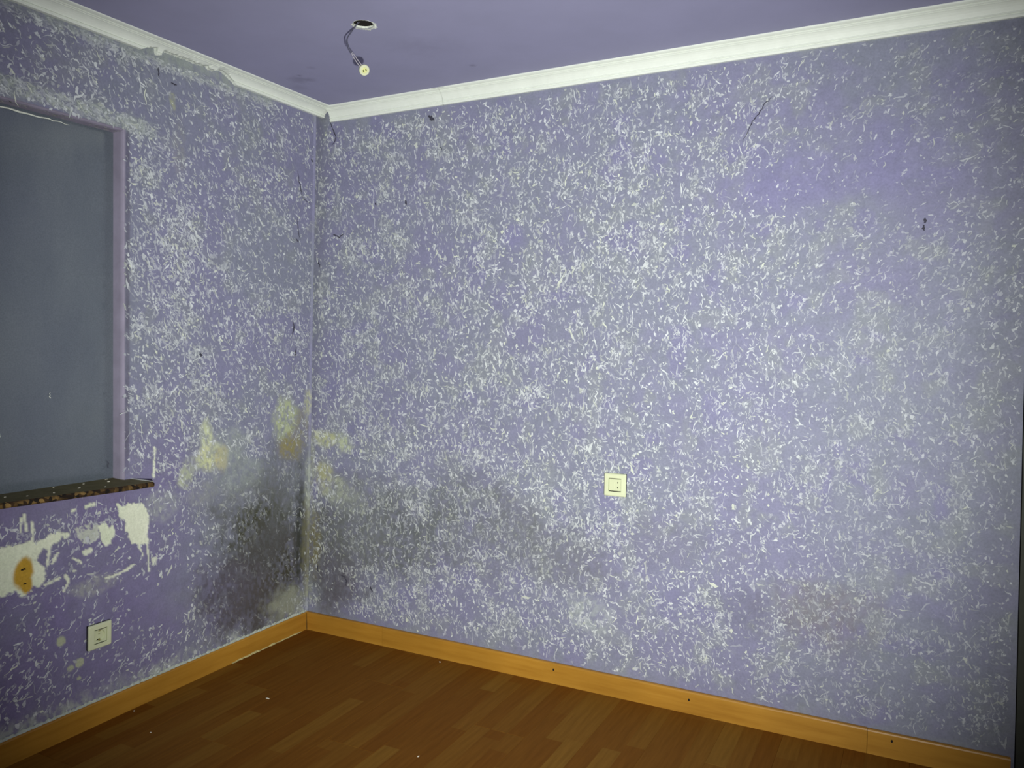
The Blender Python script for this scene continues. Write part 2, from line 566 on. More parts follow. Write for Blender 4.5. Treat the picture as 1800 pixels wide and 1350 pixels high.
def right_map(u, z):
    n1 = fbm(u, z, 51, 4, 2.5, 2.5)
    n2 = fbm(u, z, 61, 4, 8, 8)
    n3 = fbm(u, z, 71, 4, 28, 28)
    n4 = fbm(u, z, 81, 3, 90, 60)
    s4 = sstep(.36, .62, n4)
    c = np.zeros(u.shape + (3,)) + PURPLE
    c = mx(c, sstep(.35, .62, .5 * n1 + .5 * n2), PURPLE_GREY)
    c = mx(c, .5 * sstep(.58, .75, n2), PURPLE * np.array([.92, .86, 1.06]))
    cl = fbm(u, z, 106, 3, 14, 14)
    c = mx(c, .45 * sstep(.50, .72, cl), (.265, .285, .300))
    dens = 1.0 + .8 * (n2 - .5) * 2 + .3 * (n1 - .5)
    stre = np.ones(u.shape)
    dens *= 1 - .75 * sstep(2.26, 2.34, z)
    dens *= 1 - .85 * sstep(.15, .09, z + .05 * (n3 - .5))
    dens *= 1 - .3 * sstep(1.9, 2.2, u) * sstep(1.5, 1.9, z)
    stre *= 1 - .40 * sstep(1.9, 2.5, u)
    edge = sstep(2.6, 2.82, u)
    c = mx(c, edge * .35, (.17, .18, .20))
    # damp mould
    for e, k, colr in [((.12, .38, .16, .26), .8, (.105, .108, .105)), ((.20, .25, .15, .14), .65, (.12, .11, .14)), ((.84, .69, .20, .12), .55, (.15, .165, .155)), ((1.06, .60, .16, .12), .45, (.15, .155, .175)),
                       ((.50, .50, .34, .19), .72, (.125, .135, .132)), ((1.30, .52, .20, .13), .5, (.16, .165, .18)), ((.95, .50, .3, .14), .35, (.16, .17, .175)),
                       ((2.27, .42, .16, .11), .45, (.18, .15, .17)), ((2.0, .41, .10, .07), .35, (.14, .14, .2)), ((.30, .55, .16, .2), .35, (.18, .19, .18)), ((1.75, .62, .22, .08), .25, (.17, .17, .2))]:
        mk = ell(u, z, e, .6 * n2 + .4 * n3, .7, .55)
        c = mx(c, mk * k * (.65 + .5 * s4), colr)
        stre *= 1 - .22 * mk
    for e, k, colr in [((.10, .893, .095, .034), .85, (.46, .48, .28)), ((.21, .880, .055, .052), .85, (.46, .51, .34)), ((.09, .72, .05, .075), .75, (.44, .44, .23)),
                       ((.16, .665, .085, .06), .6, (.40, .43, .33)), ((.24, .62, .10, .05), .4, (.36, .39, .34)), ((.02, .78, .022, .16), .7, (.38, .40, .32)), ((.020, .58, .025, .10), .55, (.38, .40, .33)),
                       ((.045, .40, .035, .15), .6, (.22, .20, .09)), ((.01, .17, .035, .07), .5, (.38, .40, .32)), ((1.43, .29, .09, .07), .5, (.40, .44, .42)), ((1.37, .335, .05, .04), .3, (.40, .44, .38))]:
        mk = ell(u, z, e, .35 * n2 + .40 * n3 + .25 * n4, .85, .36)
        c = mx(c, mk * k * (.30 + .8 * s4), colr)
    sm = ell(u, z, (.15, .22, .13, .10), n2, .4, .4)
    dens *= 1 - .8 * sm
    # socket plate leaves no flecks under it; clean lilac clouds high on the right
    for e in ((2.1, 1.9, .16, .12), (2.45, 1.95, .14, .10), (1.05, 1.78, .05, .05)):
        mk = ell(u, z, e, n2, .5, .5)
        dens *= 1 - .6 * mk
        c = mx(c, .6 * mk, PURPLE * np.array([.98, .93, 1.12]))
    return c, dens.clip(0, 3), stre.clip(.2, 1), np.zeros(u.shape)


def wall_grid(us, zs, fmap, P, hole=None, sink=0.0015):
    U, Z = np.meshgrid(us, zs, indexing='ij')
    c, dens, stre, pm = fmap(U, Z)
    wob = .004 * (fbm(U, Z, 91, 2, 2.2, 2.2) - .5)
    wob *= sstep(0, .15, Z) * sstep(H, H - .1, Z)
    V = P(U, Z, wob - sink * pm + cove(U))
    nu, nz = len(us), len(zs)
    i, j = np.meshgrid(np.arange(nu - 1), np.arange(nz - 1), indexing='ij')
    keep = np.ones(i.shape, bool)
    if hole:
        um, zm = (us[:-1] + us[1:]) / 2, (zs[:-1] + zs[1:]) / 2
        keep = ~(((um > hole[0]) & (um < hole[1]))[:, None] & ((zm > hole[2]) & (zm < hole[3]))[None, :])
    i, j = i[keep], j[keep]
    F = np.stack([i * nz + j, (i + 1) * nz + j, (i + 1) * nz + j + 1, i * nz + j + 1], -1)
    V, C = V.reshape(-1, 3), c.reshape(-1, 3)
    used = np.zeros(len(V), bool)
    used[F.ravel()] = True
    idx = np.cumsum(used) - 1
    return V[used], idx[F], C[used]


def merge(*a):
    return np.unique(np.round(np.concatenate(a), 4))


uR = merge(np.arange(0, .036, .0015), np.arange(0, 2.8131, .007), [2.813])
zR = merge(np.arange(0, 2.4001, .007), [2.4])
V, F, C = wall_grid(uR, zR, right_map, P_right)
# the free end of this wall is a touch out of plumb too
V[:, 0] += np.where(V[:, 0] > 2.6, (V[:, 0] - 2.6) / .213 * (.012 - .024 * V[:, 2] / H), 0)
wall_right = mesh_from('wall_right', V, F, M_wall, smooth=True, cols=C)
tag(wall_right, 'long purple wall with dense white scrape flecks and the socket', 'wall', kind='structure')

sL = merge(-np.arange(0, .036, .0015), np.linspace(-4.2, -2.4, 20), np.arange(-2.4, -1.55, .02), np.arange(-1.55, 0.0001, .005), [WIN['s0'], WIN['s1'], 0])
zL = merge(np.arange(0, 2.4001, .005), [WIN['z0'], WIN['z1'], 2.4])
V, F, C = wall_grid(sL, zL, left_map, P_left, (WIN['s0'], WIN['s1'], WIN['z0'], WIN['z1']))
F = F[:, ::-1]
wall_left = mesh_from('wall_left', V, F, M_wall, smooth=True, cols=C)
tag(wall_left, 'mouldy purple window wall with bare plaster patches below the sill', 'wall', kind='structure')


# ---- the flecks: thin scabs of bare plaster, joined into one stuff part per wall
def flecks(fmap, P, urange, zrange, per_m2, ang, seed, name, parent, flip, size=1.0):
    r = np.random.default_rng(seed)
    area = (urange[1] - urange[0]) * (zrange[1] - zrange[0])
    n = int(area * per_m2 * 2.2)
    u = r.uniform(*urange, n)
    z = r.uniform(*zrange, n)
    c, dens, stre, pm = fmap(u, z)
    clump = fbm(u, z, seed + 5, 3, 14, 14)
    dens = dens * (.66 + .62 * sstep(.32, .68, clump))
    keep = r.random(n) < dens / 2.2
    u, z, c, stre = u[keep], z[keep], c[keep], stre[keep]
    n = len(u)
    kind = r.random(n)
    if callable(size):
        size = size(u)
    L = 1.18 * size * np.where(kind < .52, r.uniform(.0030, .0068, n), np.where(kind < .92, r.uniform(.006, .0125, n), r.uniform(.012, .024, n)))
    W = 1.18 * size * np.where(kind < .52, r.uniform(.0016, .0031, n), np.where(kind < .92, r.uniform(.0011, .0024, n), r.uniform(.0011, .0022, n)))
    blot = r.random(n) < .10
    W = np.where(blot, W * 1.9, W)
    big = r.random(n) < .35
    st = np.where(big, r.uniform(.55, .95, n), r.uniform(.18, .55, n)) * stre
    a0, spread = ang(u, z)
    th = a0 + spread * r.normal(0, 1, n)
    th = np.where(r.random(n) < .34, r.uniform(0, math.pi, n), th)
    curv = r.normal(0, .34, n) / L * .5
    K = 5
    t = np.linspace(-1, 1, K)
    # centre line: a shallow arc with a kink
    prof = np.array([.25, .85, 1.0, .8, .2])
    prof = prof[None, :] * (1 + .48 * r.normal(0, 1, (n, K))).clip(.25, 2.1)
    x = L[:, None] * t[None, :]
    y = curv[:, None] * x ** 2 + (.10 * L[:, None] + .0006) * r.normal(0, 1, (n, K))
    wd = W[:, None] * prof
    ca, sa = np.cos(th)[:, None], np.sin(th)[:, None]
    xs = np.stack([x, x], -1)
    ys = np.stack([y - wd, y + wd], -1)
    uu = u[:, None, None] + xs * ca[..., None] - ys * sa[..., None]
    zz = z[:, None, None] + xs * sa[..., None] + ys * ca[..., None]
    ok = (uu.min((1, 2)) > urange[0]) & (uu.max((1, 2)) < urange[1]) & (zz.min((1, 2)) > zrange[0]) & (zz.max((1, 2)) < zrange[1])
    uu, zz, c, st = uu[ok], zz[ok], c[ok], st[ok]
    n = len(uu)
    wob = .004 * (fbm(uu, zz, 91, 2, 2.2, 2.2) - .5) * sstep(0, .15, zz) * sstep(H, H - .1, zz)
    lift = (.0008 + .0004 * r.random(n))[:, None, None]
    V = P(uu, zz, wob + lift + cove(uu) * 1.04 + .0006 * (np.abs(uu) < .034)).reshape(-1, 3)
    tint = np.where(r.random(n)[:, None] < .14, np.array([.68, .72, .60]), np.array([.67, .705, .71]))
    fc = c * (1 - st[:, None]) + tint * st[:, None]
    C = np.repeat(fc, K * 2, 0)
    base = (np.arange(n) * K * 2)[:, None, None]
    q = np.array([[2 * k, 2 * k + 2, 2 * k + 3, 2 * k + 1] for k in range(K - 1)])
    if flip:
        q = q[:, ::-1]
    F = (base + q[None]).reshape(-1, 4)
    o = mesh_from(name, V, F, M_fleck, parent, cols=C)
    o['kind'] = 'stuff'
    o['label'] = 'thousands of small white scrapes in the purple paint'
    return o


def ang_right(u, z):
    a = math.radians(98) - math.radians(52) * sstep(1.7, 2.5, u) * sstep(1.2, 1.7, z)
    a = a + math.radians(12) * sstep(1.0, .2, u)
    sp = np.full(u.shape, .42)
    return a, sp


def ang_left(s, z):
    a = np.full(s.shape, math.radians(118)) + math.radians(14) * sstep(1.6, 2.2, z) - math.radians(70) * sstep(.9, .5, z) * sstep(-.5, -.9, s)
    return a, np.full(s.shape, .40)


flecks(right_map, P_right, (0.004, 2.806), (.086, 2.335), 5000, ang_right, 101, 'paint_scrapes', wall_right, False, lambda u: 1.0 - .20 * sstep(.9, 2.2, u))
flecks(left_map, P_left, (-1.55, -.004), (.086, 2.352), 4900, ang_left, 202, 'paint_scrapes', wall_left, True)
# short level scrapes, mostly on the lower half of the long wall
def low_map(u, z):
    c, d, s_, p = right_map(u, z)
    return c, d * .9 * sstep(1.5, .6, z), s_, p
flecks(low_map, P_right, (0.3, 2.806), (.13, 1.6), 600, lambda u, z: (np.full(u.shape, -.06), np.full(u.shape, .10)), 303, 'level_scrapes', wall_right, False)
# frayed strands along the scraped bands of the window wall
def band_map(s, z):
    c, d, st, p = left_map(s, z)
    line = 2.100 - .030 * (s + 1.0)
    b1 = (np.abs(z - line) < .025) & (s < -.82)
    b2 = (z > 2.318) & (s < -.25)
    return c, np.where(b1 | b2, 2.2, 0.0), np.full(s.shape, .58), p
flecks(band_map, P_left, (-1.55, -.004), (2.06, 2.356), 6500, lambda s, z: (np.full(s.shape, -.12), np.full(s.shape, .15)), 404, 'frayed_strands', wall_left, True)


# ---- cracks and nail holes: thin ribbons and discs on the walls
def ribbon(name, pts, wd, P, off, mat, parent, flip):
    pts = [np.array(p) for p in pts]
    dense = []
    for a, b in zip(pts[:-1], pts[1:]):
        for k in range(5):
            q = a + (b - a) * k / 5
            dense.append(q + rng.normal(0, .0018, 2))
    dense.append(pts[-1])
    V, F = [], []
    for k, p in enumerate(dense):
        d = dense[min(k + 1, len(dense) - 1)] - dense[max(k - 1, 0)]
        d = d / (np.hypot(*d) + 1e-9)
        nrm = np.array([-d[1], d[0]])
        ww = .75 * wd * (.25 + .75 * math.sin(math.pi * (k + .5) / len(dense))) * rng.uniform(.6, 1.3)
        for sg in (-1, 1):
            q = p + sg * ww * nrm
            V.append(P(np.array(q[0]), np.array(q[1]), off + float(cove(np.array(q[0])))))
    for k in range(len(dense) - 1):
        f = (2 * k, 2 * k + 2, 2 * k + 3, 2 * k + 1)
        F.append(f[::-1] if flip else f)
    return mesh_from(name, V, F, mat, parent)


CR = [([(0.111, 2.342), (0.118, 2.315), (0.145, 2.276), (0.139, 2.251), (0.12, 2.233)], .0035), ([(2.05, 2.197), (2.027, 2.176), (1.998, 2.135), (1.976, 2.104), (1.954, 2.052)], .0022),
      ([(0.133, 1.831), (0.169, 1.816), (0.192, 1.83)], .004), ([(0.64, 2.305), (0.655, 2.292), (0.672, 2.282)], .008), ([(0.197, 0.279), (0.224, 0.273), (0.236, 0.255), (0.234, 0.236)], .004),
      ([(0.701, 2.167), (0.71, 2.152)], .004), ([(0.051, 1.715), (0.059, 1.684)], .005), ([(0.531, 1.956), (0.535, 1.936)], .005), ([(0.367, 1.956), (0.372, 1.944)], .004),
      ([(2.529, 1.750), (2.530, 1.734)], .0055), ([(2.527, 1.727), (2.529, 1.710)], .006), ([(0.063, 0.314), (0.07, 0.275)], .004), ([(0.366, 0.252), (0.382, 0.229)], .006)]
for pts, wd in CR:
    ribbon('crack', pts, wd, P_right, .0030, M_crack, wall_right, False)
CL = [([(-0.109, 2.094), (-0.093, 2.047), (-0.077, 1.988), (-0.021, 1.959)], .0028), ([(-0.109, 1.796), (-0.095, 1.785)], .004), ([(-0.104, 1.896), (-0.098, 1.84), (-0.084, 1.794)], .0025),
      ([(-0.123, 1.431), (-0.112, 1.406), (-0.125, 1.368)], .005), ([(-0.099, 1.318), (-0.101, 1.29), (-0.105, 1.272)], .0045), ([(-0.634, 1.294), (-0.627, 1.280)], .006),
      ([(-0.83, 2.321), (-0.825, 2.287)], .004), ([(-0.774, 2.284), (-0.749, 2.281)], .004), ([(-.02, 2.161), (-.008, 2.150)], .005)]
for pts, wd in CL:
    ribbon('crack', pts, wd, P_left, .0030, M_crack, wall_left, True)
for a, b, wd in (((-1.331, .616), (-1.317, .612), .0035), ((-1.324, .566), (-1.314, .568), .003)):
    ribbon('fixing_hole', [a, b], wd, P_left, .002, M_hole, wall_left, True)

# ------------------------------------------------------------------ window in the left wall
DEP = 0.055
def prism(name, quads, mat, parent, smooth=False):
    V, F = [], []
    for q in quads:
        b = len(V)
        V += q
        F.append(tuple(range(b, b + len(q))))
    return mesh_from(name, V, F, mat, parent, smooth)


def pl(s, z, off=0.0):
    return tuple(float(x) for x in P_left(np.array(s), np.array(z), off))


s1, s0, z0, z1 = WIN['s1'], WIN['s0'], WIN['z0'], WIN['z1']
# rounded plaster arris then the flat of the reveal
def reveal_profile():
    return [(0.0008, 0.0), (-.003, .0012), (-.008, .004), (-.016, .006), (-DEP - .02, .006)]
V, F = [], []
loop = [(s1, z0), (s1, z1), (s0, z1)]
for off, inn in reveal_profile():
    for (a, b) in ((s1 - inn, z0), (s1 - inn, z1 - inn), (s0, z1 - inn)):
        V.append(pl(a, b, off))
for k in range(len(reveal_profile()) - 1):
    for j in range(2):
        F.append((3 * k + j, 3 * k + j + 1, 3 * (k + 1) + j + 1, 3 * (k + 1) + j))
reveal = mesh_from('window_reveal', V, F, M_jamb, wall_left)
reveal['label'] = 'narrow purple window reveal'
V, F = [], []
for k in range(70):
    a, b = -1.5 + .54 * random.random() ** .7, -.008 - (DEP - .016) * random.random()
    th, l_, w_ = random.uniform(-.9, .9), random.uniform(.005, .014), random.uniform(.0012, .003)
    zc = z1 - .0068
    for q1, q2 in ((-1, -.4), (0, -1), (1, -.3), (0, 1)):
        du, dv = q1 * l_, q2 * w_
        x_ = EX * zc / H + b + du * math.sin(th) + dv * math.cos(th)
        V.append((x_, min(a + du * math.cos(th) - dv * math.sin(th), s1 - .008), zc))
    F.append((4 * k, 4 * k + 1, 4 * k + 2, 4 * k + 3))
o = mesh_from('soffit_scrapes', V, F, simple_mat('soffit_scrape', (.55, .56, .54), .8, .1), reveal)
o['kind'] = 'stuff'
# loose pale strip hanging along the head of the opening
ribbon('peeling_strip', [(-1.55, 2.068), (-1.36, 2.052), (-1.20, 2.052), (-1.13, 2.0515)], .0032, lambda a, b, o: P_left(a, b, o), -DEP + .004, M_chip, wall_left, True)

window = from_bm('window_1', box_bm(-.012, 0, s0 - .02, s1 + .02, z0 - .03, z1 + .03, .002, 1), M_pane)
for v in window.data.vertices:
    v.co.x += EX * v.co.z / H - DEP
tag(window, 'dull grey-blue window pane, shutter closed, cut by left edge', 'window', kind='structure')
ribbon('paint_fleck', [(-1.365, 1.057), (-1.362, 1.036)], .003, P_left, -DEP + .003, M_chip, window, True)
ribbon('paint_fleck', [(-1.20, 1.17), (-1.198, 1.15)], .0016, P_left, -DEP + .003, M_chip, window, True)
ribbon('ink_mark', [(-.994, .917), (-.985, .905), (-.992, .895), (-.983, .888)], .0018, P_left, -DEP + .003, M_crack, window, True)

# stone sill, out of level and skewed as in the room
def sill_top(x, s):
    # back edge z .852..., front edge a little lower on the corner side
    t = (-s - .95) / .5
    zb = .852 + .006 * t
    zf = .840 + .018 * t
    k = (x + .05) / .165
    return zb * (1 - k) + zf * k


V, F, nS = [], [], 60
ss = np.linspace(-2.4, -.952, nS)
for k, s in enumerate(ss):
    xf = .116 + .004 * (s + .95) / -.5 + .003 * (fbm(np.array(s), np.array(0.), 5, 3, 40, 1) - .5)
    for (x, dz) in ((-.05, 0), (xf - .006, 0), (xf, -.004), (xf, -.014), (xf - .004, -.018), (-.05, -.018)):
        sk_ = s if k < nS - 1 else -.950 + (x + .05) / .165 * .040
        V.append((x, sk_, float(sill_top(x, s)) + dz))
for k in range(nS - 1):
    for j in range(6):
        a, b = k * 6 + j, k * 6 + (j + 1) % 6
        F.append((a, b, b + 6, a + 6))
F.append(tuple(range(5, -1, -1)))
F.append(tuple(range((nS - 1) * 6, nS * 6)))
sill = mesh_from('window_sill', V, F, M_stone, window)
sill.data.materials.append(M_agg)
for k in range(nS - 1):
    for j in (1, 2, 3):
        sill.data.polygons[k * 6 + j].material_index = 1
V, F = [], []
for k in range(14):
    t = k / 13
    x = -.04 + .15 * t
    y = -.950 + (x + .05) / .165 * .040
    V += [(x, y - .004 - .003 * random.random(), float(sill_top(x, -.95)) + .0008), (x, y + .0015, float(sill_top(x, -.95)) + .002), (x, y + .002, float(sill_top(x, -.95)) - .006)]
for k in range(13):
    for q in (0, 1):
        F.append((3 * k + q, 3 * k + q + 1, 3 * k + q + 4, 3 * k + q + 3))
mesh_from('filler_line', V, F, M_chip, sill)
sill['label'] = 'grimy brown stone window sill with mottled front edge'
for x, s, r_ in [(.02, -1.02, .005), (.0, -1.10, .003), (.05, -1.15, .004), (.07, -1.25, .003), (.06, -1.33, .003), (-.01, -1.2, .003), (.03, -1.38, .003), (-.02, -1.0, .004), (.085, -1.08, .003)]:
    bm = bmesh.new()
    bmesh.ops.create_icosphere(bm, subdivisions=1, radius=r_)
    for v in bm.verts:
        v.co = Vector((v.co.x * .8, v.co.y * random.uniform(1, 1.8), v.co.z * .35)) + Vector((x, s, float(sill_top(x, s)) + r_ * .2))
    from_bm('plaster_flake', bm, M_crumb, sill)

# ------------------------------------------------------------------ ceiling with the cut-out for a downlight
HX, HY, HR = 0.848, -0.653, 0.0345
cx0, cx1, cy0, cy1 = -.05, 4.1, -4.3, 1.2
angs = sorted([2 * math.pi * k / 48 for k in range(48)] + [math.atan2(y - HY, x - HX) % (2 * math.pi) for x in (cx0, cx1) for y in (cy0, cy1)])
V, F = [], []
nA = len(angs)
for a in angs:
    dx, dy = math.cos(a), math.sin(a)
    t = min([(cx1 - HX) / dx if dx > 1e-9 else 1e9, (cx0 - HX) / dx if dx < -1e-9 else 1e9, (cy1 - HY) / dy if dy > 1e-9 else 1e9, (cy0 - HY) / dy if dy < -1e-9 else 1e9])
    V.append((HX + HR * dx, HY + HR * dy, H))
    V.append((HX + t * dx, HY + t * dy, H))
for k in range(nA):
    j = (k + 1) % nA
    F.append((2 * k, 2 * j, 2 * j + 1, 2 * k + 1))
V = [(x, y, 0) for x, y, z in V]
ceiling = mesh_from('ceiling', V, F, M_ceil)
ceiling.location.z = H
tag(ceiling, 'lilac painted ceiling with a round hole and dark smudges', 'ceiling', kind='structure')
# cut plaster edge, dark void, chipped rim
V, F = [], []
for k in range(48):
    a = 2 * math.pi * k / 48
    jag = 1 + .05 * random.uniform(-1, 1)
    for rr, z in ((HR * jag, -.0006), (HR, .006)):
        V.append((HX + rr * math.cos(a), HY + rr * math.sin(a), z))
for k in range(48):
    j = (k + 1) % 48
    F.append((2 * k, 2 * k + 1, 2 * j + 1, 2 * j))
o = mesh_from('hole_edge', V, F, M_chip, ceiling)
o['label'] = 'white cut plaster edge of the hole'
bm = bmesh.new()
bmesh.ops.create_cone(bm, cap_ends=True, segments=40, radius1=HR * 1.35, radius2=HR * 1.35, depth=.10)
bmesh.ops.delete(bm, geom=[f for f in bm.faces if f.normal.z < -.9], context='FACES')
for v in bm.verts: v.co += Vector((HX, HY, .056))
from_bm('ceiling_void', bm, M_hole, ceiling)
V, F = [], []
for k in range(96):
    a = 2 * math.pi * k / 96
    far = .5 + .5 * math.cos(a - math.radians(100))
    far = max(0, (far - .3) / .7)
    wdt = .0006 + .017 * far * random.uniform(.35, 1.1) + .006 * far * random.random() ** 2
    if 2.6 < a < 3.7: wdt += .006 * random.random()
    for rr, z in ((HR * .99, -.0004 - .0022 * far), (HR + wdt * .6, -.0004 - .0018 * far), (HR + wdt, -.0002)):
        V.append((HX + rr * math.cos(a), HY + rr * math.sin(a), z))
for k in range(96):
    j = (k + 1) % 96
    for q in (0, 1):
        F.append((3 * k + q, 3 * k + q + 1, 3 * j + q + 1, 3 * j + q))
o = mesh_from('chipped_rim', V, F, M_chip, ceiling)
o['label'] = 'ragged white chipped plaster rim'

# ------------------------------------------------------------------ cornices
PROF = [(0, 1), (.20, 1), (.24, .90), (.235, .84), (.20, .82), (.205, .79), (.27, .77), (.275, .72), (.25, .70), (.30, .60), (.37, .49), (.47, .38), (.58, .30), (.66, .27), (.655, .235), (.72, .22), (.76, .19), (.745, .155), (.84, .13), (.93, .10), (.985, .07), (1.0, .03), (1.0, 0), (0, 0)]


def cornice(name, stations, p, h, place, cut, mat, parent=None):
    V, F = [], []
    K = len(PROF)
    for s in stations:
        dmax = cut(s)
        for o, d in PROF:
            V.append(place(s, p * o, H - min(h * d, dmax)))
    for k in range(len(stations) - 1):
        for j in range(K - 1):
            F.append((k * K + j, k * K + j + 1, (k + 1) * K + j + 1, (k + 1) * K + j))
    F.append(tuple(range(K)))
    F.append(tuple(range((len(stations) - 1) * K, len(stations) * K))[::-1])
    o = mesh_from(name, V, F, mat, parent)
    return o


def xl(z): return EX * z / H
def yr(z): return EY * z / H


CUT = [(-.915, .05), (-.905, .040), (-.88, .027), (-.853, .021), (-.846, .020), (-.845, .040), (-.826, .038), (-.825, .019), (-.78, .018), (-.741, .018), (-.70, .0165), (-.677, .019), (-.64, .016), (-.615, .012), (-.614, .021), (-.585, .022), (-.584, .010), (-.55, .009), (-.535, .012), (-.52, .018), (-.50, .028), (-.482, .036), (-.46, .05)]


def left_cut(s):
    if s < -.915 or s > -.46: return 1.0
    ks, vs = zip(*CUT)
    v = float(np.interp(s, ks, vs))
    return max(.007, v + random.uniform(-.0016, .0016))


stL = sorted(set(list(np.linspace(-4.2, -.93, 30)) + list(np.arange(-.93, -.44, .004)) + list(np.linspace(-.44, .048, 12)) + [-.8455, -.8255, -.6145, -.5845]))
trim_l = cornice('trim_1', stL, .070, .0415, lambda s, o, z: (xl(z) + o, s, z), left_cut, M_crown)
tag(trim_l, 'white moulded cornice over the window wall, lower edge broken off', 'cornice', kind='structure')
JX = 0.715
trim_r = cornice('trim_2', [JX + .0002, 1.4, 2.1, 2.80], .049, .062, lambda s, o, z: (s, yr(z) - o, z), lambda s: 1.0, M_crown)
tag(trim_r, 'white moulded cornice along the top of the long wall', 'cornice', kind='structure')
cornice('cornice_end_piece', [.113, .3, .5, JX + .002], .049, .062, lambda s, o, z: (s, yr(z) - o, z), lambda s: 1.0, M_crown, trim_r)
# ragged filler along the joint
V, F = [], []
for k in range(9):
    t = k / 8
    o = .049 * (1 - .0 * t)
    x = JX - .03 + .06 * t + random.uniform(-.003, .003)
    y = yr(H) - .0505 - random.uniform(0, .0015)
    V += [(x, y, H - .002), (x + .004, y - .002, H - .0045 - random.uniform(0, .003))]
for k in range(8):
    F.append((2 * k, 2 * k + 2, 2 * k + 3, 2 * k + 1))
mesh_from('joint_filler', V, F, M_chip, trim_r)

# ------------------------------------------------------------------ floor of laminate planks
floor = from_bm('floor', box_bm(-.04, 4.1, -4.3, 1.2, -.06, -.009), M_dark)
tag(floor, 'reddish brown strip laminate floor', 'floor', kind='structure')
PW, PL_ = .195, 1.285
meshes = {}


def plank_mesh(wd, ln):
    key = (round(wd, 3), round(ln, 3))
    if key not in meshes:
        bm = box_bm(0, wd, -ln, 0, -.008, 0)
        top = [e for e in bm.edges if all(abs(v.co.z) < 1e-6 for v in e.verts)]
        bmesh.ops.bevel(bm, geom=top, offset=.0006, segments=1, affect='EDGES')
        bmesh.ops.recalc_face_normals(bm, faces=bm.faces)
        me = bpy.data.meshes.new('plank')
        bm.to_mesh(me)
        bm.free()
        me.materials.append(M_lam)
        meshes[key] = me
    return meshes[key]


x, i = .003, 0
while x < 4.05:
    start = -.004 + 0.0
    y = start
    first = PL_ * [1.0, .45, .75, .25, .6, .9, .35][i % 7]
    while y > -4.2:
        ln = first if y == start else PL_
        o = link('plank', plank_mesh(PW - .0004, ln - .0004), None, floor)
        o.location = (x, y, 0)
        y -= ln
    x += PW
    i += 1

# ------------------------------------------------------------------ skirting boards
HB, TB = .0826, .014


def board(name, length, parent, mat=None):
    """board along +x from 0 to length, front towards -y, rounded upper edge"""
    prof = [(0, 0), (-TB, 0), (-TB, HB - .006), (-TB + .0015, HB - .002), (-TB + .005, HB), (0, HB)]
    V, F = [], []
    st = np.linspace(0, length, max(2, int(length / .25)))
    for s in st:
        for y, z in prof: V.append((s, y, z))
    K = len(prof)
    for k in range(len(st) - 1):
        for j in range(K):
            a, b = k * K + j, k * K + (j + 1) % K
            F.append((a, b, b + K, a + K))
    F.append(tuple(range(K))[::-1])
    F.append(tuple(range((len(st) - 1) * K, len(st) * K)))
    return mesh_from(name, V, F, mat or M_pine, parent)


bR = empty('baseboard_right', (0, 0, 0))
tag(bR, 'orange pine skirting along the long wall, three lengths', 'skirting', kind='structure')
for a, b, dz in ((.0145, .4475, 0), (.4490, 2.411, .0), (2.4122, 2.814, -.0012)):
    o = board('board', b - a, bR)
    o.location = (a, .0005, dz)
    if a > .44 and a < 1:
        bd = o
for (xx, zz) in ((1.278, .057), (1.818, .052), (2.485, .058)):
    V = []
    for k in range(10):
        t = 2 * math.pi * k / 10
        V.append((xx + .0036 * math.cos(t), -TB - .0003, zz + .0052 * math.sin(t)))
    mesh_from('nail_hole', V, [tuple(range(10))], M_hole, bR)
bL = empty('baseboard_left', (0, 0, 0))
tag(bL, 'orange pine skirting under the window wall', 'skirting', kind='structure')
o = board('board', 4.2, bL)
o.rotation_euler.z = math.pi / 2
o.location = (.0005, -4.2, 0)
# this run faces the room on the +x side
for v in o.data.vertices: v.co.y = v.co.y
bL.location = (0, 0, 0)
# dark unfilled gap where the two runs meet
mesh_from('corner_gap', [(TB + .0003, -TB - .0006, .002), (TB + .0045, -TB - .0006, .002), (TB + .0025, -TB - .0006, HB - .004), (TB + .0003, -TB - .0006, HB - .004)], [(0, 1, 2, 3)], M_hole, bR)
# pale crust along the foot of the left run and white deposit on its top
V, F = [], []
n = 40
for k in range(n):
    s = -.05 - .42 * k / (n - 1)
    hgt = max(.002, .013 * (fbm(np.array(s), np.array(0.), 77, 3, 30, 1) - .15)) * math.sin(math.pi * (k + .6) / n) ** .4
    V += [(TB + .0008, s, hgt + .001), (TB + .006 * random.random() + .003, s, .0008)]
for k in range(n - 1):
    F.append((2 * k, 2 * k + 1, 2 * k + 3, 2 * k + 2))
o = mesh_from('dried_crust', V, F, M_crust, bL)
o['label'] = 'pale flaking crust along the foot of the board'
V, F = [], []
n = 260
for k in range(n):
    s = -.006 - 1.6 * k / n
    rise = .004 + .008 * random.random()
    V += [(TB * .75 + random.uniform(-.002, .002), s, HB + .0006), (.004, s, HB + rise * .6), (xl(HB) + .0022, s, HB + rise)]
for k in range(n - 1):
    for q in (0, 1):
        F.append((3 * k + q, 3 * k + q + 1, 3 * k + q + 4, 3 * k + q + 3))
M_salt = simple_mat('salt_deposit', (.50, .54, .47), .9, .05, .2, 70)
o = mesh_from('salt_deposit', V, F, M_salt, wall_left)
o['label'] = 'whitish salt deposit above the skirting'

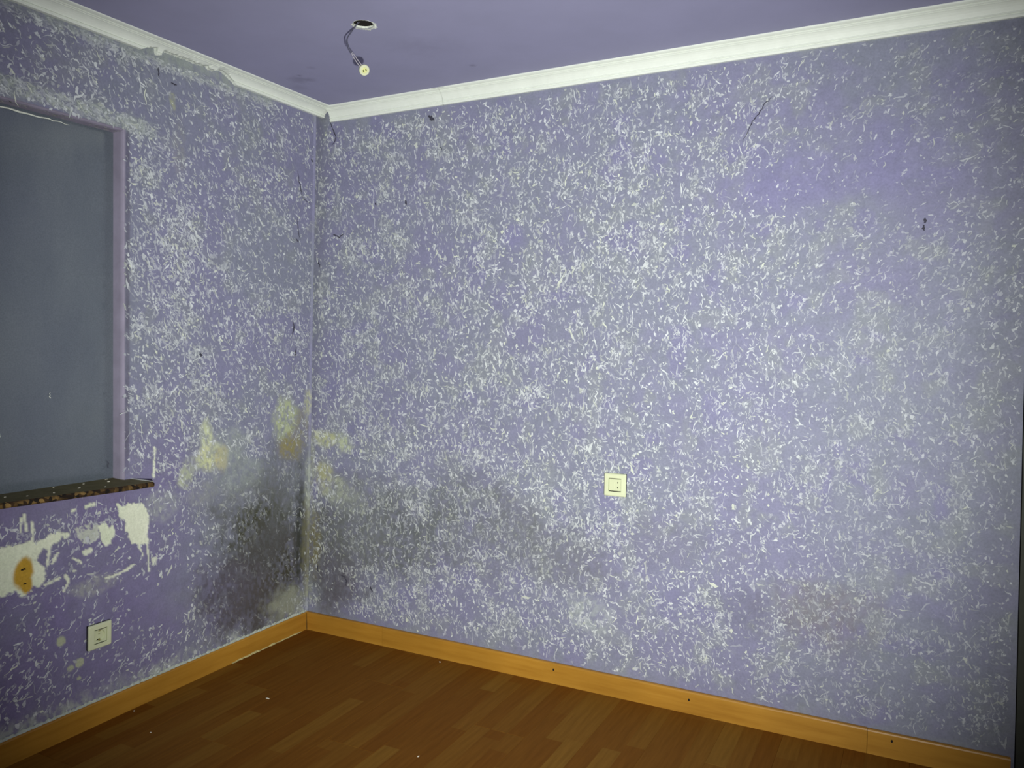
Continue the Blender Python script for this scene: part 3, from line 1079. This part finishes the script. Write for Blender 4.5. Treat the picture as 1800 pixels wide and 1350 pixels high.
# ------------------------------------------------------------------ sockets
def frame_ring(sz, inner, t, rad=.004):
    """square frame with an opening; local x/z face, front at -y"""
    bm = bmesh.new()
    hs, hi = sz / 2, inner / 2
    rings = []
    for (a, y) in ((hs - .0012, 0), (hs, -t * .35), (hs - .0006, -t * .7), (hs - .004, -t), (hi + .0012, -t - .0006), (hi, -t + .0006), (hi, -.002)):
        ring = []
        for (sx, szn) in ((-1, -1), (1, -1), (1, 1), (-1, 1)):
            r_ = rad if a > hi + .002 else .0015
            for k in range(4):
                ph = {(-1, -1): 180, (1, -1): 270, (1, 1): 0, (-1, 1): 90}[(sx, szn)] + 90 * k / 3
                ring.append(bm.verts.new((sx * (a - r_) + r_ * math.cos(math.radians(ph)), y, szn * (a - r_) + r_ * math.sin(math.radians(ph)))))
        rings.append(ring)
    for r0, r1 in zip(rings[:-1], rings[1:]):
        for k in range(16):
            bm.faces.new((r0[k], r0[(k + 1) % 16], r1[(k + 1) % 16], r1[k]))
    return bm


def disc_hole(name, x, z, rx, rz, y, mat, parent, ang=0):
    V = []
    for k in range(14):
        t = 2 * math.pi * k / 14
        a, b = rx * math.cos(t), rz * math.sin(t)
        V.append((x + a * math.cos(ang) - b * math.sin(ang), y, z + a * math.sin(ang) + b * math.cos(ang)))
    return mesh_from(name, V, [tuple(range(14))], mat, parent)


def orient(o, origin, xdir, zdir):
    xdir = Vector(xdir).normalized()
    zdir = Vector(zdir).normalized()
    yd = zdir.cross(xdir)
    o.matrix_world = Matrix.Translation(origin) @ Matrix((xdir, yd, zdir)).transposed().to_4x4()


# on the long wall: square plate, one blank half and one half with two pin holes
so = empty('wall_socket')
S = .0875
from_bm('gap_shadow_box', box_bm(-.0430, .0430, -.0062, .0, -.0430, .0430), M_dark, so)  # black block stands in for the shadow in the gap behind the plate
fr = from_bm('frame', frame_ring(S, .050, .0115), M_cream, so)
fr.location.y = -.0042
pl_ = from_bm('centre_plate', box_bm(-.0236, .0236, -.0118, -.003, -.0228, .0228, .001), M_cream2, so)
from_bm('blank_half', box_bm(-.0232, -.0012, -.0130, -.010, -.0222, .0222, .0008), M_cream2, pl_)
from_bm('outlet_half', box_bm(-.0006, .0232, -.0130, -.010, -.0222, .0222, .0008), M_cream2, pl_)
for zz in (-.0095, .0095):
    disc_hole('pin_hole', .0115, zz, .0022, .0030, -.01315, M_hole, pl_)
for sg in (-1, 1):
    disc_hole('groove', 0, sg * .0240, .0232, .0013, -.0112, M_hole, fr)
orient(so, (1.5150, EY * .809 / H - .0005, .8090), (1, 0, 0), (0, EY / H, 1))
tag(so, 'cream square outlet plate with two small holes on the long wall', 'socket')

sk = empty('wall_socket')
from_bm('gap_shadow_box', box_bm(-.0430, .0430, -.0062, .0, -.0430, .0430), M_dark, sk)  # gap shadow behind this plate, also a black block
fr = from_bm('frame', frame_ring(S, .050, .0115), M_cream, sk)
fr.location.y = -.0042
# insert with a round recessed well
bm = bmesh.new()
sq, ci, cb = [], [], []
NS = 32
for k in range(NS):
    t = 2 * math.pi * k / NS + math.pi / 4
    dx, dz = math.cos(t), math.sin(t)
    q = .0234 / max(abs(dx), abs(dz))
    sq.append(bm.verts.new((q * dx, -.0126, q * dz)))
    ci.append(bm.verts.new((.0196 * dx, -.0120, .0196 * dz)))
    cb.append(bm.verts.new((.0180 * dx, -.0065, .0180 * dz)))
bk = [bm.verts.new((v.co.x, -.003, v.co.z)) for v in sq]
for k in range(NS):
    j = (k + 1) % NS
    bm.faces.new((sq[k], sq[j], ci[j], ci[k]))
    bm.faces.new((ci[k], ci[j], cb[j], cb[k]))
    bm.faces.new((sq[k], bk[k], bk[j], sq[j]))
bm.faces.new(cb)
ins = from_bm('socket_well', bm, M_cream2, sk)
for xx in (-.0095, .0095):
    disc_hole('pin_hole', xx, 0, .0020, .0020, -.0067, M_cream2, ins)
for sg in (-1, 1):
    from_bm('earth_clip', box_bm(-.003, .003, -.0095, -.0066, sg * .0165 - .0012, sg * .0165 + .0012), simple_mat('dull_brass', (.25, .22, .06), .4, .5), ins)
    disc_hole('groove', 0, sg * .0240, .0232, .0013, -.0112, M_hole, fr)
disc_hole('scorch_mark', -.003, -.0135, .0075, .0022, -.0067, M_scorch, ins, .15)
disc_hole('pin_hole', -.006, -.0140, .0024, .0020, -.0069, M_hole, ins)
disc_hole('pin_hole', 0, .0052, .0040, .0011, -.0067, M_scorch, ins, .1)
orient(sk, (EX * .317 / H + .0005, -1.0650, .3170), (0, 1, -.012), (EX / H, 0, 1))
tag(sk, 'cream square power socket with round well low on the window wall', 'socket')

# ------------------------------------------------------------------ dangling lamp holder
def tube(name, pts, r_, mat, parent, seg=8, sub=6):
    pts = [Vector(p) for p in pts]
    path = []
    for k in range(len(pts) - 1):
        p0, p1, p2, p3 = pts[max(k - 1, 0)], pts[k], pts[k + 1], pts[min(k + 2, len(pts) - 1)]
        for q in range(sub):
            t = q / sub
            path.append(.5 * ((2 * p1) + (p2 - p0) * t + (2 * p0 - 5 * p1 + 4 * p2 - p3) * t * t + (3 * p1 - p0 - 3 * p2 + p3) * t ** 3))
    path.append(pts[-1])
    V, F = [], []
    for k, p in enumerate(path):
        d = (path[min(k + 1, len(path) - 1)] - path[max(k - 1, 0)]).normalized()
        a = d.cross(Vector((0.3, 0.2, .93))).normalized()
        if a.length < .1: a = d.cross(Vector((1, 0, 0))).normalized()
        b = d.cross(a)
        for j in range(seg):
            t = 2 * math.pi * j / seg
            V.append(p + r_ * (math.cos(t) * a + math.sin(t) * b))
    for k in range(len(path) - 1):
        for j in range(seg):
            F.append((k * seg + j, k * seg + (j + 1) % seg, (k + 1) * seg + (j + 1) % seg, (k + 1) * seg + j))
    F.append(tuple(range(seg))[::-1])
    F.append(tuple(range((len(path) - 1) * seg, len(path) * seg)))
    return mesh_from(name, V, F, mat, parent, True)


lamp = empty('lamp_holder', (0.85, -0.652, 2.25))
tag(lamp, 'bare cream lamp holder hanging on two thin wires from ceiling hole', 'lamp holder')
lo = Vector(lamp.location)


def rel(*ps): return [Vector(p) - lo for p in ps]


w1 = tube('wire', rel((.826, -.652, 2.412), (.8145, -.6565, 2.396), (.809, -.671, 2.375), (.8035, -.685, 2.345), (.815, -.690, 2.312), (.826, -.6885, 2.298)), .0013, M_wire, lamp)
w2 = tube('wire', rel((.829, -.649, 2.412), (.8165, -.6545, 2.397), (.8115, -.6695, 2.374), (.8065, -.6850, 2.346), (.819, -.6885, 2.312), (.829, -.6870, 2.300)), .0013, M_wire, lamp)
for a in (rel((.826, -.6885, 2.298), (.832, -.6840, 2.283), (.8395, -.6690, 2.264), (.843, -.6590, 2.257)), rel((.829, -.687, 2.300), (.838, -.681, 2.285), (.848, -.6690, 2.266), (.852, -.6570, 2.259))):
    o = tube('wire_core', a, .0011, M_wirew, lamp)
    o['label'] = 'pale bare end of the wire'
ax = ((CAM - lo).normalized() + .42 * RGT - .30 * UPV).normalized()
xr = Vector((.80, .55, .10))
xr = (xr - ax * xr.dot(ax)).normalized()
# tilt the two slots as seen
xr = (Matrix.Rotation(math.radians(12), 3, ax) @ xr)
yr_ = ax.cross(xr)


def lathe(name, prof, seg, mat, parent):
    V, F = [], []
    for (r_, d) in prof:
        for k in range(seg):
            t = 2 * math.pi * k / seg
            V.append(ax * d + xr * (r_ * math.cos(t)) + yr_ * (r_ * math.sin(t)))
    for q in range(len(prof) - 1):
        for k in range(seg):
            F.append((q * seg + k, q * seg + (k + 1) % seg, (q + 1) * seg + (k + 1) % seg, (q + 1) * seg + k))
    F.append(tuple(range(seg))[::-1])
    F.append(tuple(range((len(prof) - 1) * seg, len(prof) * seg)))
    return mesh_from(name, V, F, mat, parent, False)


body = lathe('holder_body', [(.011, -.016), (.0148, -.014), (.0158, -.006), (.0172, -.004), (.0178, .003), (.0168, .005), (.0112, .0052)], 28, M_ceramic, lamp)
face = lathe('holder_face', [(.0100, .0048), (.0096, .0066), (.0085, .0070)], 24, M_brass, lamp)
for sg in (-1, 1):
    V = []
    for k in range(12):
        t = 2 * math.pi * k / 12
        V.append(ax * .0073 + xr * (sg * .0046 + .0019 * math.cos(t)) + yr_ * (.0042 * math.sin(t)))
    mesh_from('pin_slot', V, [tuple(range(12))], M_hole, face)

# ------------------------------------------------------------------ crumbs on the floor
def crumb(x, y, r_, label):
    bm = bmesh.new()
    bmesh.ops.create_icosphere(bm, subdivisions=1, radius=1)
    for v in bm.verts:
        v.co *= random.uniform(.7, 1.2)
        v.co = Vector((v.co.x * r_[0], v.co.y * r_[1], max(v.co.z, -.5) * r_[2] + .5 * r_[2]))
    o = from_bm('plaster_crumb', bm, M_crumb)
    o.location = (x, y, 0)
    o.rotation_euler.z = random.uniform(0, 3)
    tag(o, label, 'crumb', 'plaster crumbs on the floor')


crumb(.383, -.642, (.0095, .003, .002), 'twisted white plaster crumb on the floor, about 0.7 m from the corner')
crumb(.769, -.045, (.0035, .003, .003), 'round white plaster crumb beside the skirting of the long wall')
crumb(.033, -.945, (.005, .003, .002), 'small white crumb against the skirting under the window')
crumb(.223, -1.026, (.004, .003, .002), 'small white crumb on the floor near the window wall')
crumb(1.12, -.727, (.005, .0025, .002), 'thin pale crumb nearest the middle of the floor')

# ------------------------------------------------------------------ door opening at the right end and the rest of the room
V = [(2.8005, yr(H), H), (2.8005, .16, H), (2.825, .16, 0), (2.825, .0, 0)]
lin_r = mesh_from('trim_3', [(2.825, -.002, 0), (2.825, .16, 0), (2.801, .16, H), (2.801, yr(H) - .002, H), (2.865, -.002, 0), (2.865, .16, 0), (2.841, .16, H), (2.841, yr(H) - .002, H)],
                  [(0, 1, 2, 3), (4, 7, 6, 5), (0, 3, 7, 4), (1, 5, 6, 2), (0, 4, 5, 1), (3, 2, 6, 7)], M_lining)
for v in lin_r.data.vertices:
    v.co.y += .012
    v.co.x += .004
tag(lin_r, 'dark door lining at the right end of the long wall', 'door lining', kind='structure')
door = from_bm('door_1', box_bm(2.87, 3.70, .10, .14, .006, 2.395, .002, 1), M_lining)
tag(door, 'dark door leaf past the right edge', 'door', kind='structure')
wf = from_bm('wall_front', box_bm(-.04, 4.1, -4.3, -4.2, 0, H), M_plain)
tag(wf, 'plain purple wall behind the viewer', 'wall', kind='structure')
we = from_bm('wall_side', box_bm(4.0, 4.1, -4.2, .9, 0, H), M_plain)
tag(we, 'plain purple wall to the right of the viewer', 'wall', kind='structure')
wb = from_bm('wall_back', box_bm(2.87, 4.0, .16, .22, 0, H), M_plain)
tag(wb, 'plain wall around the door past the right edge', 'wall', kind='structure')
